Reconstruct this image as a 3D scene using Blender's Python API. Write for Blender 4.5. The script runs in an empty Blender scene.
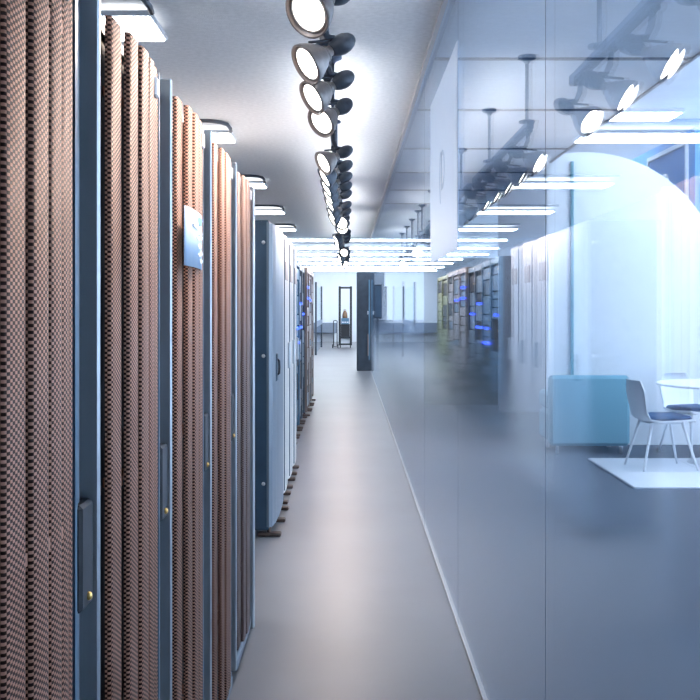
import bpy, math, random
from mathutils import Vector, Matrix

random.seed(7)
S = bpy.context.scene
COL = S.collection

# ---------------------------------------------------------------- camera
cam_data = bpy.data.cameras.new('camera')
cam = bpy.data.objects.new('camera', cam_data)
COL.objects.link(cam)
cam.location = (0, 0, 1.45)
cam.rotation_euler = (math.radians(90), 0, 0)
cam_data.sensor_width = 36.0
cam_data.lens = 1000 / 700 * 36.0
cam_data.shift_x = 0.0014
cam_data.shift_y = -0.06
cam_data.clip_start = 0.05
cam_data.clip_end = 200
S.camera = cam

# ---------------------------------------------------------------- world, exposure
W = bpy.data.worlds.new('world')
S.world = W
W.use_nodes = True
bg = W.node_tree.nodes['Background']
bg.inputs['Color'].default_value = (0.82, 0.91, 1.0, 1)
bg.inputs['Strength'].default_value = 1.6
S.view_settings.view_transform = 'Standard'
S.view_settings.look = 'None'
S.view_settings.gamma = 1.0
S.view_settings.use_curve_mapping = False
S.view_settings.exposure = 1.95
try:
    S.cycles.max_bounces = 12
    S.cycles.transparent_max_bounces = 16
    S.cycles.glossy_bounces = 6
    S.cycles.sample_clamp_indirect = 6.0
    S.cycles.caustics_reflective = False
    S.cycles.caustics_refractive = False
except Exception:
    pass

PANEL_E = 8.0      # ceiling light panels
STRIP_E = 9.5     # far strip lights
LENS_E = 6.0      # spotlight lenses
SPOT_W = 9.0      # power of each spotlight
UP_E = 17.0         # glow added on top of the hanging tracks to brighten the ceiling
DOWN_E = 9.0       # added meeting room lights

# ---------------------------------------------------------------- materials
def nodes_of(m):
    return m.node_tree.nodes, m.node_tree.links

def mat(name, col, rough=0.5, metal=0.0, var=0.0, scale=8.0, bump=0.0, bscale=60.0,
        stretch=None, spec=None, col2=None, emit=None, emit_s=0.0):
    m = bpy.data.materials.new(name)
    m.use_nodes = True
    n, l = nodes_of(m)
    b = n['Principled BSDF']
    b.inputs['Base Color'].default_value = (*col, 1)
    b.inputs['Roughness'].default_value = rough
    b.inputs['Metallic'].default_value = metal
    if spec is not None:
        b.inputs['Specular IOR Level'].default_value = spec
    if emit:
        b.inputs['Emission Color'].default_value = (*emit, 1)
        b.inputs['Emission Strength'].default_value = emit_s
    tc = n.new('ShaderNodeTexCoord')
    mp = n.new('ShaderNodeMapping')
    l.new(tc.outputs['Object'], mp.inputs['Vector'])
    if stretch:
        mp.inputs['Scale'].default_value = stretch
    if var > 0 or col2:
        t = n.new('ShaderNodeTexNoise')
        t.inputs['Scale'].default_value = scale
        t.inputs['Detail'].default_value = 4
        l.new(mp.outputs['Vector'], t.inputs['Vector'])
        r = n.new('ShaderNodeValToRGB')
        c2 = col2 or tuple(min(1, c * (1 + var)) for c in col)
        c1 = col if col2 else tuple(c * (1 - var) for c in col)
        r.color_ramp.elements[0].position = 0.35
        r.color_ramp.elements[1].position = 0.65
        r.color_ramp.elements[0].color = (*c1, 1)
        r.color_ramp.elements[1].color = (*c2, 1)
        l.new(t.outputs['Fac'], r.inputs['Fac'])
        l.new(r.outputs['Color'], b.inputs['Base Color'])
    if bump > 0:
        t2 = n.new('ShaderNodeTexNoise')
        t2.inputs['Scale'].default_value = bscale
        t2.inputs['Detail'].default_value = 3
        l.new(mp.outputs['Vector'], t2.inputs['Vector'])
        bp = n.new('ShaderNodeBump')
        bp.inputs['Strength'].default_value = bump
        bp.inputs['Distance'].default_value = 0.01
        l.new(t2.outputs['Fac'], bp.inputs['Height'])
        l.new(bp.outputs['Normal'], b.inputs['Normal'])
    return m

def emission(name, col, s):
    m = bpy.data.materials.new(name)
    m.use_nodes = True
    n, l = nodes_of(m)
    n.remove(n['Principled BSDF'])
    e = n.new('ShaderNodeEmission')
    e.inputs['Color'].default_value = (*col, 1)
    e.inputs['Strength'].default_value = s
    l.new(e.outputs['Emission'], n['Material Output'].inputs['Surface'])
    return m

def math_node(n, l, op, a, b=None):
    k = n.new('ShaderNodeMath')
    k.operation = op
    for i, v in enumerate((a, b)):
        if v is None:
            continue
        if isinstance(v, (int, float)):
            k.inputs[i].default_value = v
        else:
            l.new(v, k.inputs[i])
    return k.outputs[0]

def perforated(name, metal_col, hole_col, px, pz):
    """staggered perforation pattern over the UV map (metres)"""
    m = bpy.data.materials.new(name)
    m.use_nodes = True
    n, l = nodes_of(m)
    b = n['Principled BSDF']
    b.inputs['Metallic'].default_value = 0.15
    b.inputs['Specular IOR Level'].default_value = 0.15
    b.inputs['Roughness'].default_value = 0.55
    uv = n.new('ShaderNodeUVMap')
    sp = n.new('ShaderNodeSeparateXYZ')
    l.new(uv.outputs['UV'], sp.inputs['Vector'])
    u = math_node(n, l, 'MULTIPLY', sp.outputs['X'], 2 * math.pi / px)
    v = math_node(n, l, 'MULTIPLY', sp.outputs['Y'], 2 * math.pi / pz)
    cu = math_node(n, l, 'COSINE', u)
    cv = math_node(n, l, 'COSINE', v)
    p = math_node(n, l, 'MULTIPLY', cu, cv)
    r = n.new('ShaderNodeMapRange')
    r.inputs['From Min'].default_value = -0.12
    r.inputs['From Max'].default_value = 0.22
    l.new(p, r.inputs['Value'])
    nz = n.new('ShaderNodeTexNoise')
    nz.inputs['Scale'].default_value = 3.0
    mx0 = n.new('ShaderNodeMix')
    mx0.data_type = 'RGBA'
    l.new(nz.outputs['Fac'], mx0.inputs['Factor'])
    mx0.inputs['A'].default_value = (*[c * 0.85 for c in metal_col], 1)
    mx0.inputs['B'].default_value = (*[min(1, c * 1.12) for c in metal_col], 1)
    mx = n.new('ShaderNodeMix')
    mx.data_type = 'RGBA'
    l.new(r.outputs['Result'], mx.inputs['Factor'])
    mx.inputs['A'].default_value = (*hole_col, 1)
    l.new(mx0.outputs['Result'], mx.inputs['B'])
    l.new(mx.outputs['Result'], b.inputs['Base Color'])
    bp = n.new('ShaderNodeBump')
    bp.inputs['Strength'].default_value = 0.5
    bp.inputs['Distance'].default_value = 0.002
    l.new(r.outputs['Result'], bp.inputs['Height'])
    l.new(bp.outputs['Normal'], b.inputs['Normal'])
    return m

def glass(name, tint, lo, hi, power, rough_low=0.0, film=0.0):
    """clear tinted sheet: see-through plus mirror reflection that grows at grazing angles"""
    m = bpy.data.materials.new(name)
    m.use_nodes = True
    n, l = nodes_of(m)
    n.remove(n['Principled BSDF'])
    tr = n.new('ShaderNodeBsdfTransparent')
    tr.inputs['Color'].default_value = (*tint, 1)
    gl = n.new('ShaderNodeBsdfGlossy')
    gl.inputs['Color'].default_value = (0.92, 0.96, 1, 1)
    gl.inputs['Roughness'].default_value = 0.0
    lw = n.new('ShaderNodeLayerWeight')
    lw.inputs['Blend'].default_value = 0.5
    f = math_node(n, l, 'POWER', lw.outputs['Facing'], power)
    r = n.new('ShaderNodeMapRange')
    r.inputs['To Min'].default_value = lo
    r.inputs['To Max'].default_value = hi
    l.new(f, r.inputs['Value'])
    mx = n.new('ShaderNodeMixShader')
    l.new(r.outputs['Result'], mx.inputs['Fac'])
    l.new(tr.outputs[0], mx.inputs[1])
    l.new(gl.outputs[0], mx.inputs[2])
    if rough_low > 0:
        g = n.new('ShaderNodeNewGeometry')
        sp = n.new('ShaderNodeSeparateXYZ')
        l.new(g.outputs['Position'], sp.inputs['Vector'])
        zr = n.new('ShaderNodeMapRange')
        zr.inputs['From Min'].default_value = 1.42
        zr.inputs['From Max'].default_value = 0.7
        zr.inputs['To Min'].default_value = 0.0
        zr.inputs['To Max'].default_value = rough_low
        l.new(sp.outputs['Z'], zr.inputs['Value'])
        l.new(zr.outputs['Result'], gl.inputs['Roughness'])
    l.new(mx.outputs[0], n['Material Output'].inputs['Surface'])
    return m

M = {}
M['ceil'] = mat('acoustic_ceiling', (0.83, 0.82, 0.82), 0.9, var=0.05, scale=30, bump=0.25, bscale=120)
M['ceil2'] = mat('corridor_ceiling', (0.78, 0.82, 0.87), 0.8, var=0.03, scale=3)
M['dark_joint'] = mat('joint_shadow_gap', (0.06, 0.10, 0.16), 0.8, var=0.1)
M['floor'] = mat('polished_resin_floor', (0.19, 0.187, 0.20), 0.40, var=0.05, scale=1.2, bump=0.02, bscale=14, spec=0.6)
M['carpet'] = mat('slate_carpet', (0.10, 0.125, 0.165), 0.95, var=0.25, scale=220, bump=0.5, bscale=300)
M['tile'] = mat('white_floor_tile', (0.80, 0.83, 0.88), 0.4, var=0.03, scale=5)
M['grout'] = mat('tile_bed', (0.30, 0.36, 0.44), 0.9, var=0.08)
M['wall'] = mat('white_wall', (0.80, 0.83, 0.87), 0.8, var=0.02, scale=3)
M['wall_grey'] = mat('grey_wall', (0.42, 0.46, 0.52), 0.8, var=0.04, scale=3)
M['blue_wall'] = mat('blue_wall', (0.12, 0.33, 0.66), 0.7, var=0.05, scale=3)
M['mesh'] = perforated('copper_perforated_sheet', (0.44, 0.225, 0.16), (0.026, 0.010, 0.006), 0.018, 0.0092)
M['mesh2'] = perforated('grey_perforated_sheet', (0.36, 0.25, 0.22), (0.030, 0.017, 0.015), 0.018, 0.0092)
M['rack_dark'] = mat('dark_rack_interior', (0.030, 0.026, 0.024), 0.6, var=0.2, scale=20)
M['rack_frame'] = mat('brushed_steel_frame', (0.15, 0.19, 0.23), 0.4, 0.5, var=0.12, scale=14, stretch=(1, 1, 0.05))
M['rack_edge'] = mat('bright_steel_edge', (0.42, 0.44, 0.46), 0.35, 0.7, var=0.06, scale=14, stretch=(1, 1, 0.05))
M['rack_blue'] = mat('blue_steel_edge', (0.09, 0.17, 0.25), 0.4, 0.4, var=0.08, scale=14, stretch=(1, 1, 0.05))
M['steel_door'] = mat('grey_steel_door', (0.24, 0.27, 0.31), 0.4, 0.3, var=0.06, scale=9, stretch=(1, 1, 0.1))
M['navy'] = mat('navy_painted_steel', (0.022, 0.050, 0.085), 0.45, 0.1, var=0.15, scale=6)
M['bronze'] = mat('bronze_panel', (0.44, 0.34, 0.29), 0.4, 0.4, var=0.08, scale=9, stretch=(1, 1, 0.1))
M['olive'] = mat('olive_panel', (0.34, 0.33, 0.12), 0.4, 0.2, var=0.12, scale=9, stretch=(1, 1, 0.1))
M['cream'] = mat('cream_panel', (0.80, 0.74, 0.69), 0.4, 0.1, var=0.04, scale=5)
M['steelblue'] = mat('steel_blue_panel', (0.13, 0.25, 0.36), 0.4, 0.3, var=0.08, scale=6)
M['black'] = mat('black_plastic', (0.02, 0.023, 0.03), 0.5, var=0.2, scale=30)
M['gold'] = mat('gold_indicator', (0.75, 0.48, 0.15), 0.3, 0.6, var=0.1)
M['led'] = emission('blue_led', (0.03, 0.07, 1.0), 2.2)
M['led_w'] = emission('white_led', (0.7, 0.85, 1.0), 4.0)
M['foot'] = mat('brown_levelling_foot', (0.12, 0.075, 0.06), 0.6, var=0.2, scale=30)
M['tag'] = mat('white_plastic_tag', (0.85, 0.84, 0.82), 0.4, var=0.03)
M['lampgrey'] = mat('grey_lamp_shell', (0.24, 0.205, 0.195), 0.4, 0.4, var=0.1, scale=40)
M['lampdark'] = mat('dark_lamp_shell', (0.055, 0.065, 0.085), 0.45, 0.3, var=0.15, scale=40)
M['rail'] = mat('dark_track_rail', (0.07, 0.09, 0.13), 0.45, 0.4, var=0.1, scale=20)
M['lens'] = emission('warm_lens', (1.0, 0.90, 0.80), LENS_E)
M['added_panel_glow'] = emission('added_panel_top_glow', (0.92, 0.96, 1.0), 0.7)
M['panel_light'] = emission('light_panel', (0.90, 0.95, 1.0), PANEL_E)
M['strip_light'] = emission('strip_tube', (0.86, 0.93, 1.0), STRIP_E)
M['added_uplight'] = emission('added_track_glow', (0.93, 0.96, 1.0), UP_E)
M['added_down_light'] = emission('added_meeting_light', (0.88, 0.94, 1.0), DOWN_E)
M['housing'] = mat('white_fixture_housing', (0.70, 0.73, 0.77), 0.5, var=0.02)
M['hood'] = mat('dark_fixture_hood', (0.10, 0.11, 0.13), 0.5, 0.2, var=0.1)
M['alu'] = mat('aluminium_channel', (0.62, 0.66, 0.72), 0.35, 0.7, var=0.04, scale=30)
M['trim'] = mat('ceiling_trim_paint', (0.62, 0.58, 0.57), 0.6, var=0.03)
M['glass'] = glass('blue_tinted_glass', (0.90, 0.945, 1.0), 0.09, 0.60, 3.0, rough_low=0.22)
M['glass2'] = glass('clear_partition_glass', (0.90, 0.95, 1.0), 0.03, 0.4, 3.0)
M['film'] = mat('white_window_film', (0.92, 0.94, 0.97), 0.55, var=0.01)
_n, _l = nodes_of(M['film'])
_t = _n.new('ShaderNodeBsdfTranslucent'); _t.inputs['Color'].default_value = (0.86, 0.92, 1.0, 1)
_m = _n.new('ShaderNodeMixShader'); _m.inputs['Fac'].default_value = 0.35
_l.new(_n['Principled BSDF'].outputs[0], _m.inputs[1]); _l.new(_t.outputs[0], _m.inputs[2])
_l.new(_m.outputs[0], _n['Material Output'].inputs['Surface'])
M['film_ink'] = mat('faint_grey_print', (0.62, 0.69, 0.78), 0.6, var=0.02)
M['poster'] = mat('pale_blue_print', (0.50, 0.68, 0.92), 0.5, scale=9, col2=(0.66, 0.79, 0.95))
M['poster_sky'] = mat('sky_blue_print', (0.22, 0.50, 0.88), 0.5, var=0.1)
M['poster_ink'] = mat('white_print', (0.92, 0.94, 0.97), 0.5, var=0.02)
M['white'] = mat('white_gloss', (0.85, 0.88, 0.92), 0.35, var=0.02)
M['teal'] = mat('teal_fabric', (0.20, 0.42, 0.52), 0.9, var=0.08, scale=60, bump=0.2, bscale=200)
M['pad'] = mat('navy_seat_fabric', (0.035, 0.09, 0.20), 0.9, var=0.15, scale=60, bump=0.2, bscale=200)
M['brown'] = mat('brown_card', (0.34, 0.20, 0.12), 0.8, var=0.1)
M['tealedge'] = mat('teal_glass_edge', (0.10, 0.34, 0.42), 0.3, var=0.1)
M['divider'] = mat('added_dark_backdrop', (0.07, 0.085, 0.08), 0.7, var=0.08, scale=3)
M['band'] = mat('grey_cabinet_front', (0.22, 0.26, 0.33), 0.6, var=0.05)
M['grey_post'] = mat('dark_steel_post', (0.07, 0.09, 0.12), 0.5, 0.2, var=0.1)

ORD = ['first', 'second', 'third', 'fourth', 'fifth', 'sixth', 'seventh']
# ---------------------------------------------------------------- mesh helper
class MB:
    def __init__(self):
        self.v, self.f, self.uv, self.sm = [], [], [], []

    def face(self, idx, uv=None, smooth=False):
        self.f.append(idx)
        self.uv.append(uv)
        self.sm.append(smooth)

    def box(self, x0, x1, y0, y1, z0, z1, bevel=0.0):
        if bevel > 0:
            return self.rbox(x0, x1, y0, y1, z0, z1, bevel)
        b = len(self.v)
        self.v += [(x, y, z) for z in (z0, z1) for y in (y0, y1) for x in (x0, x1)]
        for q in ((0, 2, 3, 1), (4, 5, 7, 6), (0, 1, 5, 4), (2, 6, 7, 3), (0, 4, 6, 2), (1, 3, 7, 5)):
            self.face([b + i for i in q])
        return self

    def rbox(self, x0, x1, y0, y1, z0, z1, r):
        """box with chamfered edges all round (26-gon style)"""
        r = min(r, (x1 - x0) * .49, (y1 - y0) * .49, (z1 - z0) * .49)
        b = len(self.v)
        idx = {}
        for sx in (0, 1):
            for sy in (0, 1):
                for sz in (0, 1):
                    X, Y, Z = (x0, x1)[sx], (y0, y1)[sy], (z0, z1)[sz]
                    ix, iy, iz = X + (r if sx == 0 else -r), Y + (r if sy == 0 else -r), Z + (r if sz == 0 else -r)
                    for a, p in (('x', (X, iy, iz)), ('y', (ix, Y, iz)), ('z', (ix, iy, Z))):
                        idx[(sx, sy, sz, a)] = len(self.v)
                        self.v.append(p)
        def g(s, a): return idx[(*s, a)]
        faces = []
        for ax, a in enumerate('xyz'):
            o = [i for i in range(3) if i != ax]
            for s in (0, 1):
                loop = []
                for (p, q) in ((0, 0), (1, 0), (1, 1), (0, 1)):
                    k = [0, 0, 0]; k[ax] = s; k[o[0]] = p; k[o[1]] = q
                    loop.append(g(k, a))
                faces.append(loop)
        for ax in range(3):
            o = [i for i in range(3) if i != ax]
            a1, a2 = 'xyz'[o[0]], 'xyz'[o[1]]
            for p in (0, 1):
                for q in (0, 1):
                    k0 = [0, 0, 0]; k0[o[0]] = p; k0[o[1]] = q
                    k1 = list(k0); k1[ax] = 1
                    faces.append([g(k0, a1), g(k1, a1), g(k1, a2), g(k0, a2)])
        for sx in (0, 1):
            for sy in (0, 1):
                for sz in (0, 1):
                    faces.append([g((sx, sy, sz), a) for a in 'xyz'])
        c = Vector(((x0 + x1) / 2, (y0 + y1) / 2, (z0 + z1) / 2))
        for fc in faces:
            p = [Vector(self.v[i]) for i in fc]
            nrm = (p[1] - p[0]).cross(p[2] - p[0])
            if nrm.dot(sum(p, Vector()) / len(p) - c) < 0:
                fc.reverse()
            self.face(fc)
        return self

    def prism(self, pts, axis, a0, a1):
        """closed polygon (2-D) pushed along an axis"""
        n = len(pts)
        b = len(self.v)
        def P(p, a):
            return {'x': (a, p[0], p[1]), 'y': (p[0], a, p[1]), 'z': (p[0], p[1], a)}[axis]
        self.v += [P(p, a0) for p in pts] + [P(p, a1) for p in pts]
        self.face([b + i for i in range(n)][::-1])
        self.face([b + n + i for i in range(n)])
        for i in range(n):
            j = (i + 1) % n
            self.face([b + i, b + j, b + n + j, b + n + i])
        return self

    def lathe(self, prof, origin, axis, n=20, cap0=True, cap1=True):
        """profile of (distance along axis, radius)"""
        d = Vector(axis).normalized()
        u = d.orthogonal().normalized()
        w = d.cross(u)
        o = Vector(origin)
        b = len(self.v)
        for (t, r) in prof:
            for k in range(n):
                a = 2 * math.pi * k / n
                self.v.append(tuple(o + d * t + (u * math.cos(a) + w * math.sin(a)) * r))
        for i in range(len(prof) - 1):
            for k in range(n):
                j = (k + 1) % n
                self.face([b + i * n + k, b + i * n + j, b + (i + 1) * n + j, b + (i + 1) * n + k], None, True)
        if cap0:
            self.face([b + k for k in range(n)][::-1])
        if cap1:
            self.face([b + (len(prof) - 1) * n + k for k in range(n)])
        return self

    def cyl(self, p0, p1, r, n=12, r1=None):
        p0, p1 = Vector(p0), Vector(p1)
        L = (p1 - p0).length
        return self.lathe([(0, r), (L, r if r1 is None else r1)], p0, p1 - p0, n)

    def tube(self, pts, r, n=8):
        pts = [Vector(p) for p in pts]
        b = len(self.v)
        prev = None
        for i, p in enumerate(pts):
            t = (pts[min(i + 1, len(pts) - 1)] - pts[max(i - 1, 0)]).normalized()
            if prev is None:
                u = t.orthogonal().normalized()
            else:
                u = (prev - t * prev.dot(t)).normalized()
            prev = u
            w = t.cross(u)
            for k in range(n):
                a = 2 * math.pi * k / n
                self.v.append(tuple(p + (u * math.cos(a) + w * math.sin(a)) * r))
        for i in range(len(pts) - 1):
            for k in range(n):
                j = (k + 1) % n
                self.face([b + i * n + k, b + i * n + j, b + (i + 1) * n + j, b + (i + 1) * n + k], None, True)
        self.face([b + k for k in range(n)][::-1])
        self.face([b + (len(pts) - 1) * n + k for k in range(n)])
        return self

    def data(self, name):
        me = bpy.data.meshes.new(name)
        me.from_pydata(self.v, [], self.f)
        if any(u is not None for u in self.uv):
            lay = me.uv_layers.new(name='UVMap')
            for p, u in zip(me.polygons, self.uv):
                for k, li in enumerate(p.loop_indices):
                    lay.data[li].uv = u[k] if u else (0, 0)
        for p, s in zip(me.polygons, self.sm):
            p.use_smooth = s
        me.update()
        return me

    def build(self, name, m, parent=None, loc=None):
        me = self.data(name)
        me.materials.append(M[m])
        o = bpy.data.objects.new(name, me)
        COL.objects.link(o)
        if parent is not None:
            o.parent = parent
        if loc:
            o.location = loc
        return o

def tag(o, label=None, cat=None, group=None, kind=None):
    if label: o['label'] = label
    if cat: o['category'] = cat
    if group: o['group'] = group
    if kind: o['kind'] = kind
    return o

def thing(name, label, cat, loc=(0, 0, 0), rz=0.0, group=None):
    o = bpy.data.objects.new(name, None)
    COL.objects.link(o)
    o.location = loc
    o.rotation_euler = (0, 0, rz)
    o.empty_display_size = 0.1
    return tag(o, label, cat, group)

def copy_tree(o, parent=None):
    c = o.copy()
    COL.objects.link(c)
    c.parent = parent
    for ch in list(o.children):
        copy_tree(ch, c)
    return c

def share(o, name, parent, loc):
    """another object with the mesh of o"""
    c = o.copy()
    c.name = name
    COL.objects.link(c)
    c.parent = parent
    c.location = loc
    return c

def bx(*a, bevel=0.0):
    return MB().box(*a, bevel=bevel)

# ================================================================ the setting
ZC = 3.0
GX = 0.503         # glass wall
FY = 43.0          # far wall
fl = tag(bx(-3.2, GX, -2.0, FY, -0.1, 0.0).build('floor', 'floor'), 'polished grey resin floor running down the aisle', kind='structure')
f2 = tag(bx(GX, 6.2, -2.0, FY, -0.12, -0.005).build('floor', 'carpet'), 'slate carpet floor behind the glass wall', kind='structure')
wl = tag(bx(-3.3, -3.2, -2.0, FY, -0.1, 4.2).build('wall_left', 'wall_grey'), kind='structure')
wr = tag(bx(6.2, 6.3, -2.0, FY, -0.1, 0.5).build('wall_right', 'wall'), kind='structure')
w3 = bpy.data.objects.new('added_window', None); COL.objects.link(w3); w3.location = (6.2, -2.0, 0)  # unseen window wall, added to let world light into the room
tag(w3, 'long added daylight window wall of the meeting room, out of view', kind='structure')
for i in range(31):
    bx(0.0, 0.1, i * 1.5 - 0.04 if i else 0, i * 1.5 + 0.04, 0.5, 4.2).build('mullion', 'alu', w3)
    if i < 30:
        bx(0.045, 0.055, i * 1.5 + 0.04, i * 1.5 + 1.46, 0.5, 4.2).build('pane', 'glass2', w3)
wf = tag(bx(-3.3, 6.3, FY, FY + 0.1, -0.1, 4.2).build('wall_far', 'wall'), kind='structure')
wb = tag(bx(-3.3, 6.3, -2.1, -2.0, -0.1, 4.2).build('wall_back', 'wall_grey'), kind='structure')

# aisle ceiling slab (ends at Y = 22) and the higher-lit hall ceiling beyond
c1 = tag(bx(-3.2, GX + 0.02, -2.0, 22.0, ZC, ZC + 0.12).build('ceiling', 'ceil'), 'speckled pale grey aisle ceiling', kind='structure')
c2 = tag(bx(-3.2, 6.2, 22.0, FY, ZC + 0.06, ZC + 0.18).build('ceiling', 'ceil2'), 'hall ceiling crossed by strip lights', kind='structure')
CE = 2.13          # outer edge of the corridor ceiling behind the glass
c3 = tag(bx(GX + 0.02, CE, -2.0, 22.0, ZC + 0.035, ZC + 0.12).build('ceiling', 'dark_joint'), 'panelled corridor ceiling behind the glass wall', kind='structure')
joints = [-2.0, -0.2, 1.4, 3.0, 4.6, 6.2, 7.8, 9.7, 11.4, 13.1, 14.8, 16.6, 18.4, 20.2, 22.0]
for a, b in zip(joints[:-1], joints[1:]):
    bx(GX + 0.03, CE - 0.01, a + 0.012, b - 0.012, ZC, ZC + 0.036).build('ceiling_panel', 'ceil2', c3)
    if 5 < b < 15:
        bx(GX + 0.03, CE - 0.01, b - 0.014, b + 0.014, ZC - 0.012, ZC + 0.036).build('joint_strip', 'dark_joint', c3)
c4 = tag(bx(CE, 6.2, -2.0, 22.0, 3.95, 4.07).build('ceiling', 'ceil2'), 'high meeting room ceiling', kind='structure')
tag(bx(CE, CE + 0.06, -2.0, 22.0, ZC + 0.10, 3.95).build('wall_bulkhead', 'ceil2'), kind='structure')
tag(bx(CE, 6.2, 21.94, 22.0, ZC + 0.07, 3.95).build('wall_bulkhead', 'ceil2'), kind='structure')
tag(bx(CE - 0.008, CE + 0.012, -2.0, 22.0, ZC - 0.012, ZC + 0.10).build('trim_1', 'rail'), 'thin dark edge trim along the corridor ceiling', kind='structure')
tag(bx(GX - 0.035, GX - 0.012, -2.0, 22.0, ZC - 0.03, ZC).build('trim_2', 'trim'), 'pale trim where glass wall meets ceiling', kind='structure')
# meeting room tiled floor
tb = tag(bx(2.28, 5.6, 8.0, 9.56, -0.005, 0.006).build('floor', 'grout'), 'white tiled floor under the meeting table', kind='structure')
t0 = None
for ix in range(4):
    for iy in range(2):
        x, y = 2.285 + ix * 0.828, 8.005 + iy * 0.775
        if t0 is None:
            t0 = MB().rbox(0, 0.82, 0, 0.767, 0, 0.012, 0.003).build('tile', 'tile', tb, (x, y, 0.005))
        else:
            share(t0, 'tile', tb, (x, y, 0.005))

# glass wall: window_1 > panes, channels
gw = bpy.data.objects.new('window_1', None)
COL.objects.link(gw)
gw.location = (GX, 0, 0)
tag(gw, 'floor to ceiling blue tinted glass wall along the aisle', kind='structure')
py0 = [-1.53, 0.5, 2.53, 4.56, 6.59, 8.62, 10.65, 12.68, 14.71, 16.74, 18.77, 20.80]
p0 = None
for y in py0:
    L = 2.03 if y < 20 else 2.2
    me = MB()
    me.box(-0.006, 0.006, 0.0, L, 0.006, ZC - 0.005)
    me.f = [q for i, q in enumerate(me.f) if i in (4, 5)]   # the two large faces; the butt joints are flush
    me.uv, me.sm = me.uv[:2], me.sm[:2]
    me.build('pane', 'glass', gw, (0, y, 0))
    if 0 < y < 7:
        bx(-0.0062, -0.0056, -(0.0014 if y < 3 else 0.0008), (0.0014 if y < 3 else 0.0008), 0.006, ZC - 0.005).build('joint_seal', 'dark_joint', gw, (0, y, 0))
bx(-0.009, 0.009, -1.53, 23.0, 0.0, 0.006).build('base_channel', 'trim', gw)
bx(-0.02, 0.02, -1.53, 22.0, ZC - 0.012, ZC + 0.02).build('head_channel', 'alu', gw)

# white film panel on the glass with faint print
film = thing('window_film', 'tall white film panel with faint print on the glass wall', 'window film', (GX - 0.0085, 4.56, 0))
bx(-0.0015, 0.0015, 0.0, 1.5, 1.72, 2.67).build('sheet', 'film', film)
def text_mesh(body, size, m, parent, loc, rot, extrude=0.0006):
    cu = bpy.data.curves.new('lettering', 'FONT')
    cu.body = body
    cu.size = size
    cu.extrude = extrude
    cu.align_x = 'CENTER'
    cu.align_y = 'CENTER'
    o = bpy.data.objects.new('tmp_text', cu)
    COL.objects.link(o)
    dg = bpy.context.evaluated_depsgraph_get()
    me = bpy.data.meshes.new_from_object(o.evaluated_get(dg))
    bpy.data.objects.remove(o)
    me.materials.clear()
    me.materials.append(M[m])
    o = bpy.data.objects.new('lettering', me)
    COL.objects.link(o)
    o.parent = parent
    o.location = loc
    o.rotation_euler = rot
    return o
text_mesh('(D', 0.30, 'film_ink', film, (-0.0022, 0.75, 2.17), (math.radians(90), 0, math.radians(-90)))

# ================================================================ ceiling lights over the rack row
def row_light(y, label):
    t = thing('ceiling_light', label, 'ceiling light', (-1.0, y, ZC), group='ceiling lights over the cabinets')
    MB().rbox(-1.15, 0.0, -0.24, 0.24, -0.070, -0.040, 0.008).build('housing', 'housing', t)
    bx(-1.13, -0.02, -0.22, 0.22, -0.078, -0.068).build('diffuser', 'panel_light', t)
    bx(-1.10, -0.05, -0.19, 0.19, -0.041, -0.038).build('added_uplight', 'added_panel_glow', t)  # glowing top face added to lift the ceiling above the fixture
    for hx in (-1.0, -0.15):
        MB().cyl((hx, 0, 0.0), (hx, 0, -0.045), 0.008, 8).build('hanger', 'housing', t)
    pts = [(-1.15, -0.50, -0.012), (-0.25, -0.50, -0.012), (-0.14, -0.49, -0.014), (-0.06, -0.45, -0.018),
           (-0.015, -0.38, -0.022), (0.0, -0.28, -0.040), (0.0, -0.235, -0.055)]
    MB().tube(pts, 0.016, 8).build('hood', 'hood', t)
    return t
for i, y in enumerate((18.9, 15.5, 12.1, 8.7, 5.3, 1.9)):
    row_light(y, ORD[i] + ' ceiling light panel from the far hall, above the cabinet row')

for i, y in enumerate((41.0, 37.8, 34.6, 31.6, 28.7, 25.8, 22.8)):
    t = thing('strip_light', ORD[i] + ' long white strip light from the far white wall', 'strip light', (0.6, y, ZC + 0.06), group='strip lights of the far hall')
    bx(-3.2, 3.4, -0.06, 0.06, -0.05, -0.0005).build('housing', 'housing', t)
    MB().rbox(-3.19, 3.39, -0.055, 0.055, -0.09, -0.05, 0.015).build('tube', 'strip_light', t)

# light panels added to brighten the meeting room behind the glass
for (x, y, lb) in ((3.4, 6.0, 'added meeting room ceiling light panel in front of the round table'), (3.4, 9.2, 'added meeting room ceiling light panel right over the round table'), (4.9, 7.5, 'added meeting room ceiling light panel near the added daylight windows'), (3.6, 12.8, 'added meeting room ceiling light panel behind the arched partition')):
    t = thing('ceiling_light', lb, 'ceiling light', (x, y, 3.95), group='added meeting room lights')
    MB().rbox(-0.6, 0.6, -0.3, 0.3, -0.05, 0.0, 0.01).build('housing', 'housing', t)
    bx(-0.57, 0.57, -0.27, 0.27, -0.058, -0.048).build('diffuser', 'added_down_light', t)

# ================================================================ mesh-door cabinets
H = 2.0
WIDTHS = [0.095, 0.11, 0.10, 0.092, 0.073, 0.055, 0.045]

def strip_mesh(w, meshmat, z0, z1, depth=0.026):
    b = MB()
    n = 8
    prof = []
    for i in range(n + 1):
        a = math.pi * i / n
        c, s = math.cos(a), math.sin(a)
        # squarish half round
        prof.append((depth * (abs(s) ** 0.35), -w / 2 * (1 if c > 0 else -1) * (abs(c) ** 0.45)))
    arc = [0]
    for i in range(n):
        arc.append(arc[-1] + math.dist(prof[i], prof[i + 1]))
    for z in (z0, z1):
        for p in prof:
            b.v.append((p[0], p[1], z))
    m = n + 1
    for i in range(n):
        b.face([i, i + 1, m + i + 1, m + i],
               [(arc[i], z0), (arc[i + 1], z0), (arc[i + 1], z1), (arc[i], z1)], True)
    b.face([m + i for i in range(m)])
    b.face([i for i in range(m)][::-1])
    return b

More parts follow.
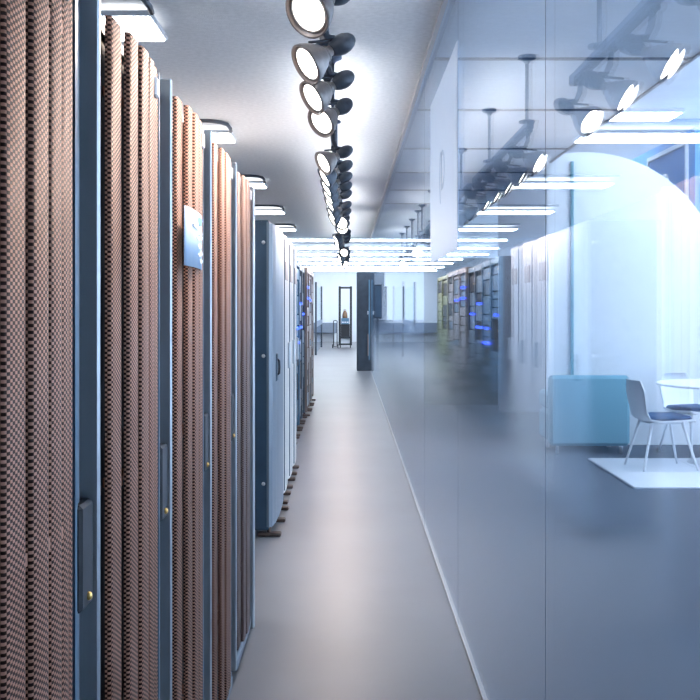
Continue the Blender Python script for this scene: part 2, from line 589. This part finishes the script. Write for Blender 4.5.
def make_mesh_rack(name, label, meshmat, loc):
    t = thing(name, label, 'server cabinet', loc, group='copper mesh cabinets')
    bx(-0.95, -0.055, 0.004, 0.708, 0.04, 1.975).build('body', 'rack_dark', t)
    # frame post between two doors: recessed plate with fins on both sides
    pz = 2.0
    bx(-0.055, -0.035, 0.004, 0.150, 0.04, pz - 0.02).build('post_plate', 'rack_frame', t)
    bx(-0.055, -0.004, 0.004, 0.016, 0.04, pz).build('post_fin', 'rack_blue', t)
    bx(-0.035, -0.012, 0.036, 0.048, 0.04, pz - 0.01).build('post_fin', 'rack_frame', t)
    bx(-0.035, -0.018, 0.070, 0.080, 0.04, pz - 0.01).build('post_fin', 'rack_frame', t)
    MB().rbox(-0.055, 0.004, 0.128, 0.140, 0.04, pz + 0.015, 0.004).build('post_fin', 'rack_edge', t)
    # latch block with indicator
    la = MB().rbox(-0.035, -0.004, 0.045, 0.120, 0.94, 1.12, 0.006).build('latch', 'black', t)
    MB().lathe([(0, 0.008), (0.006, 0.007), (0.009, 0.003)], (-0.006, 0.085, 0.96), (1, 0, 0), 10).build('indicator', 'gold', la)
    # door: backing and seven corrugated perforated strips on a gently bulged plan
    bx(-0.055, -0.040, 0.146, 0.704, 0.06, 1.985).build('door_backing', 'rack_dark', t)
    y = 0.146
    tot = sum(WIDTHS)
    pos = []
    for i, w in enumerate(WIDTHS):
        w2 = w * 0.555 / tot
        yc = y + w2 / 2
        u = (yc - 0.146) / 0.555
        bulge = -0.028 + 0.040 * math.sin(math.pi * min(1, u / 0.62) / 2) - 0.018 * max(0, (u - 0.62) / 0.38) ** 2
        g = 0.86
        s = strip_mesh(w2 * g, meshmat, 0.08, H - 0.004 - 0.008 * max(0, (u - 0.3)) , 0.013).build('mesh_strip', meshmat, t, (bulge - 0.012, yc, 0))
        pos.append((yc, bulge, w2))
        y += w2
    for z in (1.865, 1.10, 0.35):
        for (yc, bu, w2) in pos[:-1]:
            bx(-0.04, bu - 0.004, yc + w2 * 0.36, yc + w2 * 0.64, z, z + 0.018).build('crossbar', meshmat, t)
    MB().rbox(-0.06, 0.004, 0.146, 0.704, 0.03, 0.078, 0.006).build('door_sill', 'rack_frame', t)
    bx(-0.95, -0.03, 0.0, 0.712, 1.975, 1.995).build('top_panel', 'rack_frame', t)
    # white tag near the top of the door
    MB().rbox(-0.004, 0.014, 0.595, 0.630, 1.920, 1.965, 0.004).build('tag', 'tag', t)
    for yy in (0.10, 0.60):
        MB().lathe([(0, 0.032), (0.015, 0.032), (0.02, 0.014), (0.042, 0.014)], (-0.06, yy, 0.0), (0, 0, 1), 12).build('foot', 'foot', t)
    for yy in (0.10, 0.60):
        MB().lathe([(0, 0.032), (0.015, 0.032), (0.02, 0.014), (0.042, 0.014)], (-0.85, yy, 0.0), (0, 0, 1), 12).build('foot', 'foot', t)
    return t

AX = -0.44
PITCH = 0.712
ends = [1.618 + PITCH * k for k in range(5)]
names = ['copper mesh server cabinet, fifth from the navy cabinet',
         'copper mesh server cabinet, fourth from the navy cabinet',
         'copper mesh server cabinet with a pale blue notice on its door',
         'copper mesh server cabinet just beyond the one with the blue notice',
         'grey-brown mesh cabinet at the row end before the navy cabinet']
first = make_mesh_rack('mesh_cabinet', names[0], 'mesh', (AX, ends[0] - PITCH, 0))
racks = [first]
for k in range(1, 5):
    r = copy_tree(first)
    r.location = (AX, ends[k] - PITCH, 0)
    r['label'] = names[k]
    racks.append(r)
for ch in racks[4].children:
    if ch.name.startswith(('mesh_strip', 'crossbar')):
        ch.data = ch.data.copy()
        ch.data.materials[0] = M['mesh2']
# end panel of the row
ep = thing('end_panel', 'tall grey steel end panel closing the mesh cabinet row', 'panel', (AX, ends[4], 0))
MB().rbox(-0.95, -0.01, 0.004, 0.05, 0.0, 1.99, 0.006).build('panel', 'rack_frame', ep)
MB().rbox(-0.03, 0.012, 0.052, 0.09, 0.0, 2.0, 0.006).build('edge_post', 'rack_edge', ep)
MB().rbox(-0.05, -0.005, 0.092, 0.22, 0.0, 1.985, 0.006).build('cover', 'bronze', ep)

# blue notice on the third door
po = thing('notice', 'pale blue notice with white lettering stuck on the mesh door', 'notice', (AX + 0.0155, 2.57, 1.560))
pb = MB()
n = 10
for i in range(n + 1):
    u = i / n
    x = 0.008 * math.sin(math.pi * u) - 0.004 * u
    yy = u * 0.335
    for z in (0.0, 0.155):
        for dx in (0.0, 0.0012):
            pb.v.append((x + dx, yy, z))
for i in range(n):
    a, b = i * 4, (i + 1) * 4
    pb.face([a + 1, b + 1, b + 3, a + 3], None, True)
    pb.face([a, a + 2, b + 2, b], None, True)
    pb.face([a + 2, a + 3, b + 3, b + 2])
    pb.face([a, b, b + 1, a + 1])
pb.face([0, 1, 3, 2]); pb.face([n * 4, n * 4 + 2, n * 4 + 3, n * 4 + 1])
pb.build('sheet', 'poster', po)
def blob(cy, cz, ry, rz, m, seed):
    rnd = random.Random(seed)
    k = 14
    b = MB()
    pts = []
    for i in range(k):
        a = 2 * math.pi * i / k
        f = 0.75 + 0.45 * rnd.random()
        pts.append((cy + ry * f * math.cos(a), cz + rz * f * math.sin(a)))
    u = cy / 0.335
    x = 0.008 * math.sin(math.pi * u) - 0.004 * u
    b.prism(pts, 'x', x + 0.0004, x + 0.0035)
    b.build('print', m, po)
blob(0.235, 0.132, 0.045, 0.012, 'poster_sky', 1)
for i, (a, b_, c, d) in enumerate(((0.155, 0.112, 0.06, 0.006), (0.225, 0.100, 0.05, 0.008), (0.20, 0.083, 0.03, 0.007), (0.265, 0.088, 0.03, 0.008),
                                   (0.23, 0.062, 0.035, 0.008), (0.28, 0.045, 0.025, 0.008), (0.22, 0.038, 0.025, 0.006), (0.27, 0.022, 0.03, 0.007))):
    blob(a, b_, c, d, 'poster_ink', 10 + i)

# ================================================================ navy cabinet and cream cabinets
def feet(t, ys, x=0.02):
    for yy in ys:
        b = MB()
        b.rbox(-0.10, x + 0.028, yy - 0.035, yy + 0.035, 0.0, 0.022, 0.006)
        b.cyl((x - 0.05, yy, 0.02), (x - 0.05, yy, 0.062), 0.014, 10)
        b.build('foot', 'foot', t)

nv = thing('navy_cabinet', 'navy cabinet with plain side panel and grey steel front door', 'server cabinet', (-0.48, 6.25, 0))
MB().rbox(-0.95, -0.022, 0.0, 1.03, 0.06, 2.0, 0.006).build('body', 'navy', nv)
pts = [(-0.02, 0.0), (0.0, 0.02), (0.012, 0.14), (0.018, 0.36), (0.018, 0.66), (0.012, 0.88), (0.0, 1.01), (-0.02, 1.03)]
MB().prism(pts, 'z', 0.08, 1.98).build('door', 'steel_door', nv)
hd = MB()
hd.rbox(0.0, 0.020, 0.14, 0.24, 0.98, 1.16, 0.006)
hd.build('handle_plate', 'navy', nv)
MB().tube([(0.018, 0.19, 1.02), (0.030, 0.19, 1.03), (0.032, 0.19, 1.07), (0.030, 0.19, 1.11), (0.018, 0.19, 1.12)], 0.007, 8).build('handle', 'black', nv)
for z in (0.35, 1.15, 1.86):
    MB().lathe([(0, 0.012), (0.006, 0.011), (0.009, 0.005)], (-0.055, 0.0, z), (0, -1, 0), 10).build('bolt', 'rack_edge', nv)
MB().rbox(-0.035, -0.018, -0.004, 0.012, 0.08, 1.99, 0.002).build('corner_trim', 'rack_frame', nv)
feet(nv, (0.12, 0.55, 0.95))

def cream(y, label, w=0.62):
    t = thing('cream_cabinet', label, 'server cabinet', (-0.50, y, 0), group='cream cabinets')
    MB().rbox(-0.93, -0.022, 0.004, w - 0.004, 0.06, 1.97, 0.006).build('body', 'cream', t)
    MB().prism([(-0.02, 0.006), (0.005, 0.02), (0.022, 0.12), (0.026, 0.30), (0.022, 0.50), (0.005, w - 0.02), (-0.02, w - 0.006)], 'z', 0.08, 1.99).build('door', 'cream', t)
    MB().rbox(0.018, 0.030, 0.18, 0.42, 1.66, 1.80, 0.004).build('nameplate', 'bronze', t)
    MB().rbox(0.014, 0.040, w - 0.10, w - 0.06, 0.98, 1.18, 0.006).build('handle', 'rack_edge', t)
    for yy in (0.10, 0.33):
        bx(0.012, 0.0265, yy, yy + 0.008, 0.10, 1.96).build('groove_strip', 'rack_frame', t)
    feet(t, (0.12, 0.48))
    return t
cream(7.30, 'cream cabinet standing against the navy cabinet')
cream(7.94, 'cream cabinet in the middle of three')
cream(8.58, 'cream cabinet nearest the cabinets with blue lights')

# ================================================================ cabinets with blue LEDs, bronze and olive cabinets
def module_rack(name, y, w, h, face, label, group, x=-0.60, leds=(), upper=None, seed=0):
    rnd = random.Random(seed)
    t = thing(name, label, 'server cabinet', (x, y, 0), group=group)
    MB().rbox(-0.90, -0.03, 0.004, w - 0.004, 0.06, h, 0.006).build('body', 'rack_dark', t)
    for yy in (0.006, w - 0.046):
        MB().rbox(-0.03, 0.012, yy, yy + 0.04, 0.06, h, 0.004).build('upright', face, t)
    MB().rbox(-0.03, 0.010, 0.05, w - 0.05, h - 0.07, h, 0.004).build('header', face, t)
    z = 0.10
    while z < h - 0.12:
        hh = rnd.choice((0.09, 0.13, 0.18, 0.22))
        hh = min(hh, h - 0.08 - z)
        m = upper if (upper and 1.22 < z + hh / 2 < 1.66) else rnd.choice((face, face, 'rack_frame' if face != 'olive' else 'olive', 'rack_dark'))
        d = MB().rbox(-0.028, rnd.uniform(-0.012, 0.004), 0.05, w - 0.05, z, z + hh - 0.012, 0.004).build('module', m, t)
        if rnd.random() < 0.6:
            MB().rbox(0.0, 0.010, 0.08, 0.13, z + hh * .4, z + hh * .4 + 0.018, 0.003).build('indicator', 'gold', d)
        z += hh
    for (ly, lz, lw) in leds:
        MB().rbox(0.0, 0.014, ly, ly + lw, lz, lz + 0.026, 0.004).build('blue_light', 'led', t)
    feet(t, (0.10, w - 0.10))
    return t
module_rack('module_cabinet', 10.55, 0.68, 2.0, 'steelblue', 'steel blue module cabinet beside the cream cabinets', 'blue light cabinets', upper='steelblue', leds=((0.2, 1.36, 0.2),), seed=1)
module_rack('module_cabinet', 11.24, 0.68, 2.0, 'steelblue', 'steel blue cabinet with lowest blue light bar', 'blue light cabinets', upper='steelblue', leds=((0.15, 1.03, 0.42), (0.3, 1.20, 0.12)), seed=2)
module_rack('module_cabinet', 11.93, 0.68, 1.98, 'rack_frame', 'grey module cabinet with a bright blue light bar at mid height', 'blue light cabinets', leds=((0.12, 1.20, 0.45), (0.2, 1.49, 0.30)), seed=3)
module_rack('module_cabinet', 12.62, 0.68, 1.98, 'rack_frame', 'grey module cabinet beside the bronze cabinets', 'blue light cabinets', leds=((0.2, 1.36, 0.3),), seed=4)
module_rack('bronze_cabinet', 13.34, 0.80, 2.0, 'bronze', 'bronze cabinet with two blue light bars', 'bronze cabinets', leds=((0.15, 1.57, 0.5), (0.2, 1.72, 0.4)), seed=5, x=-0.57)
module_rack('bronze_cabinet', 14.16, 0.80, 2.0, 'bronze', 'bronze cabinet in the middle of three', 'bronze cabinets', leds=((0.2, 1.55, 0.4),), seed=6, x=-0.57)
module_rack('bronze_cabinet', 14.98, 0.80, 2.0, 'bronze', 'bronze cabinet at the end beside the olive cabinets', 'bronze cabinets', seed=7, x=-0.57)
for k in range(4):
    module_rack('olive_cabinet', 15.95 + k * 1.02, 1.0, 2.05, 'olive', ORD[k] + ' olive cabinet from the bronze cabinets, in the recessed row', 'olive cabinets', x=-0.78, leds=((0.3, 1.50, 0.4),) if k < 2 else (), seed=20 + k)

# ================================================================ hanging spotlight tracks
RX, RZ = -0.10, 2.55
segments = [(1.3, 4.86, (2.4, 4.37), (3.00, 3.60, 4.17, 4.72)),
            (6.05, 8.70, (6.15, 7.80), (6.10, 6.72, 7.30, 7.85, 8.40)),
            (9.10, 11.9, (9.75, 11.4), (9.30, 9.95, 10.6, 11.3)),
            (12.4, 15.2, (13.2, 15.0), (12.7, 13.4, 14.2)),
            (15.6, 18.4, (15.9, 17.4), (16.2, 17.0, 17.9)),
            (18.7, 21.4, (18.95, 20.7), (19.3, 20.4))]
seglabels = ['dark hanging spotlight track over the mesh cabinets',
             'dark hanging spotlight track beyond the first gap, over the navy cabinet',
             'dark hanging spotlight track over the cream and steel blue cabinets',
             'dark hanging spotlight track over the bronze cabinets',
             'dark hanging spotlight track over the olive cabinets',
             'last dark hanging spotlight track before the far hall']
for (a, b, stems, heads), lb in zip(segments, seglabels):
    t = thing('spotlight_track', lb, 'light track', (RX, a, ZC), group='hanging spotlight tracks')
    zr = RZ - ZC
    MB().prism([(-0.019, zr - 0.014), (0.019, zr - 0.014), (0.019, zr + 0.030), (0.014, zr + 0.030), (0.014, zr + 0.014),
                (-0.014, zr + 0.014), (-0.014, zr + 0.030), (-0.019, zr + 0.030)], 'y', 0, b - a).build('rail', 'rail', t)
    bx(-0.0125, 0.0125, 0.03, b - a - 0.03, RZ - ZC + 0.0145, RZ - ZC + 0.017).build('added_uplight', 'added_uplight', t)  # added emitter hidden between the rail lips, washes the ceiling
    for e in (0.0, b - a):
        MB().rbox(-0.022, 0.022, e - 0.02, e + 0.02, RZ - ZC - 0.02, RZ - ZC + 0.034, 0.006).build('end_cap', 'rail', t)
    for s in stems:
        st = MB()
        st.cyl((0, s - a, 0.0), (0, s - a, RZ - ZC + 0.014), 0.011, 10)
        so = st.build('stem', 'rail', t)
        MB().lathe([(0, 0.055), (0.018, 0.055), (0.035, 0.022), (0.05, 0.012)], (0, s - a, 0.0), (0, 0, -1), 16).build('ceiling_cap', 'rail', so)
        MB().lathe([(0, 0.012), (0.01, 0.05), (0.022, 0.05), (0.03, 0.014)], (0, s - a, RZ - ZC + 0.06), (0, 0, -1), 16).build('rail_clamp', 'rail', so)

def spotlight(y, d, label, shell, group, watts):
    t = thing('spotlight', label, 'spotlight', (RX, y, RZ), group=group)
    d = Vector(d).normalized()
    T = Vector((0.07, 0.03, -0.145))          # centre of the gear bulb
    # hanger from the rail
    MB().rbox(-0.021, 0.021, -0.03, 0.03, -0.034, -0.0145, 0.005).build('adapter', 'lampdark', t)
    MB().tube([(0, 0, -0.03), (0.004, 0.004, -0.08), (0.02, 0.012, -0.12), tuple(T + Vector((-0.01, 0, 0.02)))], 0.0125, 8).build('hanger', 'lampdark', t)
    prof = [(-0.062, 0.004), (-0.057, 0.017), (-0.044, 0.028), (-0.022, 0.036), (0.0, 0.038), (0.022, 0.033), (0.040, 0.025), (0.048, 0.019)]
    MB().lathe(prof, T, d, 18).build('gear_housing', 'lampdark', t)
    MB().lathe([(0.044, 0.019), (0.066, 0.020), (0.068, 0.030), (0.080, 0.031)], T, d, 16).build('neck', 'lampgrey', t)
    sh = MB()
    outer = [(0.078, 0.032), (0.092, 0.044), (0.112, 0.057), (0.136, 0.069), (0.156, 0.0765), (0.168, 0.078)]
    inner = [(0.168, 0.072), (0.154, 0.069)]
    sh.lathe(outer + inner, T, d, 28, True, True)
    so = sh.build('shade', shell, t)
    MB().lathe([(0.1542, 0.057), (0.1565, 0.057), (0.1585, 0.052), (0.160, 0.03), (0.1605, 0.004)], T, d, 28).build('lens', 'lens', t)
    MB().lathe([(0.1543, 0.0625), (0.1590, 0.0625), (0.1590, 0.0575), (0.1543, 0.0575)], T, d, 28, False, False).build('lens_ring', 'tag', t)
    # yoke arm along the shade
    side = d.cross(Vector((0, 0, 1))).normalized()
    MB().tube([tuple(T + d * 0.03 + Vector((0, 0, 0.03))), tuple(T + d * 0.09 + Vector((0, 0, 0.052))), tuple(T + d * 0.15 + Vector((0, 0, 0.074)))], 0.005, 6).build('yoke_arm', 'lampdark', t)
    ld = bpy.data.lights.new('spot_beam', 'SPOT')
    ld.energy = watts
    ld.color = (1.0, 0.76, 0.63)
    ld.spot_size = math.radians(112)
    ld.spot_blend = 0.9
    ld.shadow_soft_size = 0.05
    lo = bpy.data.objects.new('spot_beam', ld)
    COL.objects.link(lo)
    lo.parent = t
    lo.location = T + d * 0.20
    lo.rotation_euler = d.to_track_quat('-Z', 'Y').to_euler()
    return t

D0 = (-0.76, -0.38, -0.53)
aims = {0: (-0.56, -0.62, -0.55), 3: (-0.62, -0.56, -0.55)}
k = 0
for si, (a, b, stems, heads) in enumerate(segments):
    for hi, y in enumerate(heads):
        nth = ORD[len(heads) - 1 - hi] + ' spotlight from the far end, on the track over the '
        if si == 0:
            spotlight(y, aims.get(k, D0), nth + 'mesh cabinets', 'lampgrey', 'spotlights over the mesh cabinets', SPOT_W)
        elif si == 1:
            spotlight(y, (-0.82, -0.18 if y > 6.5 else -0.40, -0.50), nth + 'navy cabinet', 'lampgrey' if y < 6.5 else 'lampdark', 'spotlights over the navy cabinet', SPOT_W)
        else:
            spotlight(y, (-0.30, -0.85, -0.40) if y in (10.6, 11.3, 16.2, 20.4) else (-0.84, -0.12, -0.52), nth + ['cream cabinets', 'bronze cabinets', 'olive cabinets', 'aisle end'][si - 2], 'lampdark', 'spotlights down the aisle', SPOT_W)
        k += 1

# ================================================================ far end of the aisle
pl = thing('tall_dark_cabinet', 'tall dark grey cabinet standing at the end of the glass wall', 'cabinet', (0.18, 23.05, 0))
MB().rbox(0.0, 0.40, 0.0, 0.8, 0.0, 2.28, 0.01).build('body', 'grey_post', pl)
MB().rbox(0.27, 0.30, -0.02, 0.0, 0.25, 2.1, 0.004).build('door_edge', 'steelblue', pl)
MB().rbox(0.24, 0.268, -0.025, 0.0, 1.30, 1.38, 0.004).build('handle', 'alu', pl)
MB().rbox(0.25, 0.27, -0.022, 0.0, 0.35, 0.85, 0.004).build('side_plate', 'bronze', pl)
w2 = thing('wall_box', 'dark blue box cabinet mounted beside the tall dark cabinet', 'cabinet', (0.585, 23.4, 1.2))
MB().rbox(0.0, 0.18, 0.0, 0.5, 0.0, 0.80, 0.01).build('box', 'navy', w2)
MB().rbox(0.02, 0.16, -0.012, 0.0, 0.04, 0.76, 0.004).build('door', 'steelblue', w2)
MB().rbox(0.06, 0.12, 0.2, 0.3, -1.2, 0.0, 0.004).build('post', 'grey_post', w2)

# glass partition in the far hall, left of the aisle, and its twin on the right
def partition(x, ys, label):
    t = thing('glass_partition', label, 'partition', (x, ys[0], 0))
    for a, b in zip(ys[:-1], ys[1:]):
        bx(-0.008, 0.008, a - ys[0] + 0.05, b - ys[0] - 0.05, 0.06, 2.15).build('pane', 'glass2', t)
        MB().rbox(-0.03, 0.03, a - ys[0] + 0.05, b - ys[0] - 0.05, 0.86, 1.02, 0.004).build('mid_rail', 'band', t)
    for y in ys:
        MB().rbox(-0.03, 0.03, y - ys[0] - 0.05, y - ys[0] + 0.05, 0.0, 2.25, 0.006).build('post', 'grey_post', t)
    return t
partition(-1.02, (30.8, 37.0), 'glass partition with two dark posts beyond the bronze cabinets')
partition(1.62, (30.0, 36.5), 'glass partition with two dark posts right of the tall dark cabinet')

lc = thing('low_cabinet', 'long low grey cabinet against the far white wall', 'cabinet', (-3.1, FY - 0.45, 0))
MB().rbox(0.0, 2.6, 0.0, 0.42, 0.38, 0.82, 0.01).build('body', 'band', lc)
for x in (0.05, 1.28, 2.5):
    bx(x, x + 0.05, 0.05, 0.35, 0.0, 0.385).build('leg', 'white', lc)
for i in range(4):
    MB().rbox(0.03 + i * 0.64, 0.63 + i * 0.64, -0.012, 0.0, 0.41, 0.79, 0.006).build('door', 'band', lc)
lc2 = thing('low_cabinet', 'low grey cabinet by the far wall behind the glass partition on the right', 'cabinet', (0.9, FY - 0.45, 0))
MB().rbox(0.0, 2.6, 0.0, 0.42, 0.30, 0.95, 0.01).build('body', 'band', lc2)
for x in (0.05, 1.28, 2.5):
    bx(x, x + 0.05, 0.05, 0.35, 0.0, 0.305).build('leg', 'white', lc2)

# open black rack frame with equipment
rf = thing('rack_frame', 'tall open black rack frame standing at the end of the aisle', 'rack', (-0.38, 36.4, 0))
for x in (0.0, 0.41):
    for y in (0.0, 0.45):
        MB().rbox(x, x + 0.08, y, y + 0.06, 0.09, 2.24, 0.004).build('post', 'black', rf)
for z in (2.16, 0.10, 0.34):
    bx(0.02, 0.47, 0.02, 0.49, z, z + 0.06).build('shelf' if z < 2 else 'top_frame', 'black', rf)
for x in (0.06, 0.43):
    for y in (0.06, 0.44):
        MB().lathe([(-0.018, 0.05), (0.018, 0.05)], (x, y, 0.05), (1, 0, 0), 12).build('caster', 'black', rf)
bx(0.085, 0.405, 0.05, 0.44, 0.40, 0.86).build('equipment', 'black', rf)
bx(0.085, 0.405, 0.10, 0.44, 0.16, 0.335).build('equipment', 'white', rf)
eq = thing('equipment_box', 'grey electronic box inside the open black rack frame', 'equipment', (-0.285, 36.46, 0.861))
MB().rbox(0.0, 0.29, 0.0, 0.36, 0.0, 0.22, 0.01).build('case', 'steelblue', eq)
for i in range(3):
    MB().rbox(0.03 + i * 0.085, 0.095 + i * 0.085, -0.01, 0.0, 0.05, 0.09, 0.004).build('button', 'white', eq)
bb = thing('brown_bag', 'brown bag resting on the grey electronic box', 'bag', (-0.24, 36.5, 1.08))
MB().lathe([(0, 0.095), (0.08, 0.10), (0.18, 0.085), (0.25, 0.05), (0.28, 0.02)], (0.09, 0.1, 0), (0, 0, 1), 12).build('sack', 'brown', bb)
MB().tube([(0.06, 0.1, 0.24), (0.05, 0.1, 0.30), (0.09, 0.1, 0.33), (0.13, 0.1, 0.30), (0.12, 0.1, 0.24)], 0.01, 6).build('strap', 'brown', bb)
ht = thing('hand_truck', 'small black hand truck leaning before the open rack frame', 'hand truck', (-0.56, 36.1, 0))
for x in (0.0, 0.13):
    MB().tube([(x, 0.0, 0.08), (x, 0.03, 0.7), (x, 0.06, 0.92), (x, 0.02, 0.98)], 0.016, 8).build('rail', 'black', ht)
MB().tube([(0.0, 0.02, 0.98), (0.065, 0.0, 1.0), (0.13, 0.02, 0.98)], 0.016, 8).build('handle', 'black', ht)
bx(-0.02, 0.15, -0.16, 0.02, 0.045, 0.065).build('toe_plate', 'black', ht)
for x in (-0.03, 0.16):
    MB().lathe([(-0.018, 0.07), (0.018, 0.07)], (x, 0.04, 0.07), (1, 0, 0), 14).build('wheel', 'black', ht)

# ================================================================ meeting room behind the glass
AY = 10.6
cx, cz, rr = 0.236 * AY, 1.64, 0.138 * AY
pts = [(cx + rr * math.cos(math.radians(106)), 0.0), (cx + rr, 0.0)]
for i in range(0, 33):
    a = math.radians(i * 106 / 32)
    pts.append((cx + rr * math.cos(a), cz + rr * math.sin(a)))
ar = thing('arched_partition', 'large white partition with a round arched top in the meeting room', 'partition', (0, AY, 0))
MB().prism(pts, 'y', 0.0, 0.12).build('panel', 'white', ar)
MB().rbox(0.224 * AY - 0.03, 0.224 * AY, -0.04, 0.0, 0.0, 3.0, 0.004).build('edge_post', 'tealedge', ar)
tag(bx(2.1, 6.2, 14.0, 14.1, -0.1, 3.95).build('wall_meeting', 'wall_grey'), kind='structure')
sw = tag(bx(3.72, 3.80, 10.75, 13.9, -0.005, 3.40).build('wall_blue', 'blue_wall'), 'blue wall behind the arched partition', kind='structure')
wn = bpy.data.objects.new('window_2', None); COL.objects.link(wn); wn.location = (3.72, 10.95, 2.2)
tag(wn, 'white framed window in the blue wall', kind='structure')
for (y0, y1, z0, z1) in ((0, 1.45, 1.05, 1.10), (0, 1.45, 0, 0.05), (0, 0.05, 0.05, 1.05), (1.40, 1.45, 0.05, 1.05)):
    bx(-0.03, 0.0, y0, y1, z0, z1).build('frame', 'white', wn)
bx(-0.012, 0.0, 0.05, 1.40, 0.05, 1.05).build('pane', 'glass2', wn)
MB().lathe([(0, 0.10), (0.02, 0.10), (0.03, 0.06)], (-0.012, 0.75, 0.72), (-1, 0, 0), 20).build('round_lamp', 'white', wn)

tag(bx(1.13, 2.25, 15.0, 15.1, -0.005, 2.2).build('added_divider', 'divider'), 'added dark backdrop screen behind the glass', kind='structure')  # added to block the bright hall so the cabinet reflections show
# table
tb2 = thing('round_table', 'white round meeting table on a slim column', 'table', (3.42, 9.25, 0.017))
MB().lathe([(0.0, 0.50), (0.008, 0.555), (0.020, 0.56), (0.028, 0.553)], (0, 0, 0.71), (0, 0, 1), 40).build('table_top', 'white', tb2)
MB().lathe([(0.015, 0.035), (0.69, 0.03), (0.712, 0.12)], (0, 0, 0), (0, 0, 1), 16).build('column', 'alu', tb2)
MB().lathe([(0.0, 0.28), (0.008, 0.28), (0.02, 0.05)], (0, 0, 0), (0, 0, 1), 28).build('base_plate', 'white', tb2)

def shell_chair(label, loc, rz):
    """faces +X locally"""
    t = thing('shell_chair', label, 'chair', loc, rz, group='white shell chairs')
    # seat shell and backrest as one curved sheet
    prof = [(0.24, 0.425), (0.22, 0.440), (0.10, 0.432), (-0.08, 0.425), (-0.18, 0.44), (-0.225, 0.50), (-0.245, 0.60), (-0.26, 0.70), (-0.275, 0.79)]
    hw = [0.19, 0.215, 0.23, 0.225, 0.20, 0.185, 0.20, 0.205, 0.15]
    b = MB(); nn = 8
    for side in (0, 1):
        for (p, w) in zip(prof, hw):
            for j in range(nn + 1):
                u = j / nn * 2 - 1
                lift = 0.03 * u * u
                dx = (lift if p[1] > 0.46 else 0)
                dz = (lift * 0.6 if p[1] <= 0.46 else 0)
                th = 0.014 * side
                b.v.append((p[0] + dx - (th if p[1] > 0.46 else 0), u * w, p[1] + dz - (th if p[1] <= 0.46 else 0)))
    R, Cn = len(prof), nn + 1
    for i in range(R - 1):
        for j in range(nn):
            q = [i * Cn + j, i * Cn + j + 1, (i + 1) * Cn + j + 1, (i + 1) * Cn + j]
            b.face(q[::-1], None, True)
            b.face([k_ + R * Cn for k_ in q], None, True)
    for i in range(R - 1):
        for j in (0, nn):
            a_, c_ = i * Cn + j, (i + 1) * Cn + j
            b.face([a_, c_, c_ + R * Cn, a_ + R * Cn])
    for j in range(nn):
        for i in (0, R - 1):
            a_, c_ = i * Cn + j, i * Cn + j + 1
            b.face([a_, c_, c_ + R * Cn, a_ + R * Cn])
    b.build('shell', 'white', t)
    MB().rbox(-0.17, 0.21, -0.19, 0.19, 0.436, 0.480, 0.018).build('seat_pad', 'pad', t)
    for sx in (-1, 1):
        for sy in (-1, 1):
            MB().cyl((sx * 0.14, sy * 0.13, 0.42), (sx * 0.25, sy * 0.21, 0.0), 0.014, 10, 0.010).build('leg', 'white', t)
    MB().rbox(-0.15, 0.15, -0.14, 0.14, 0.405, 0.423, 0.005).build('under_frame', 'alu', t)
    return t
shell_chair('white shell chair with navy pad at the near side of the round table', (2.80, 8.98, 0.017), 0.12)
shell_chair('white shell chair with navy pad behind the round table', (3.42, 9.98, -0.004), -1.2)

# teal sofa beside the arched partition
so = thing('teal_sofa', 'low teal fabric sofa standing before the arched partition', 'sofa', (2.0, 9.95, -0.005))
MB().rbox(0.0, 0.80, 0.0, 0.14, 0.08, 0.78, 0.03).build('backrest', 'teal', so)
MB().rbox(0.0, 0.80, 0.142, 0.60, 0.10, 0.42, 0.04).build('seat', 'teal', so)
for x in (0.0, 0.68):
    MB().rbox(x, x + 0.12, 0.145, 0.60, 0.425, 0.60, 0.03).build('armrest', 'teal', so)
for x in (0.06, 0.70):
    for y in (0.05, 0.52):
        MB().cyl((x + 0.02, y, 0.0), (x + 0.02, y, 0.11), 0.02, 10).build('leg', 'alu', so)
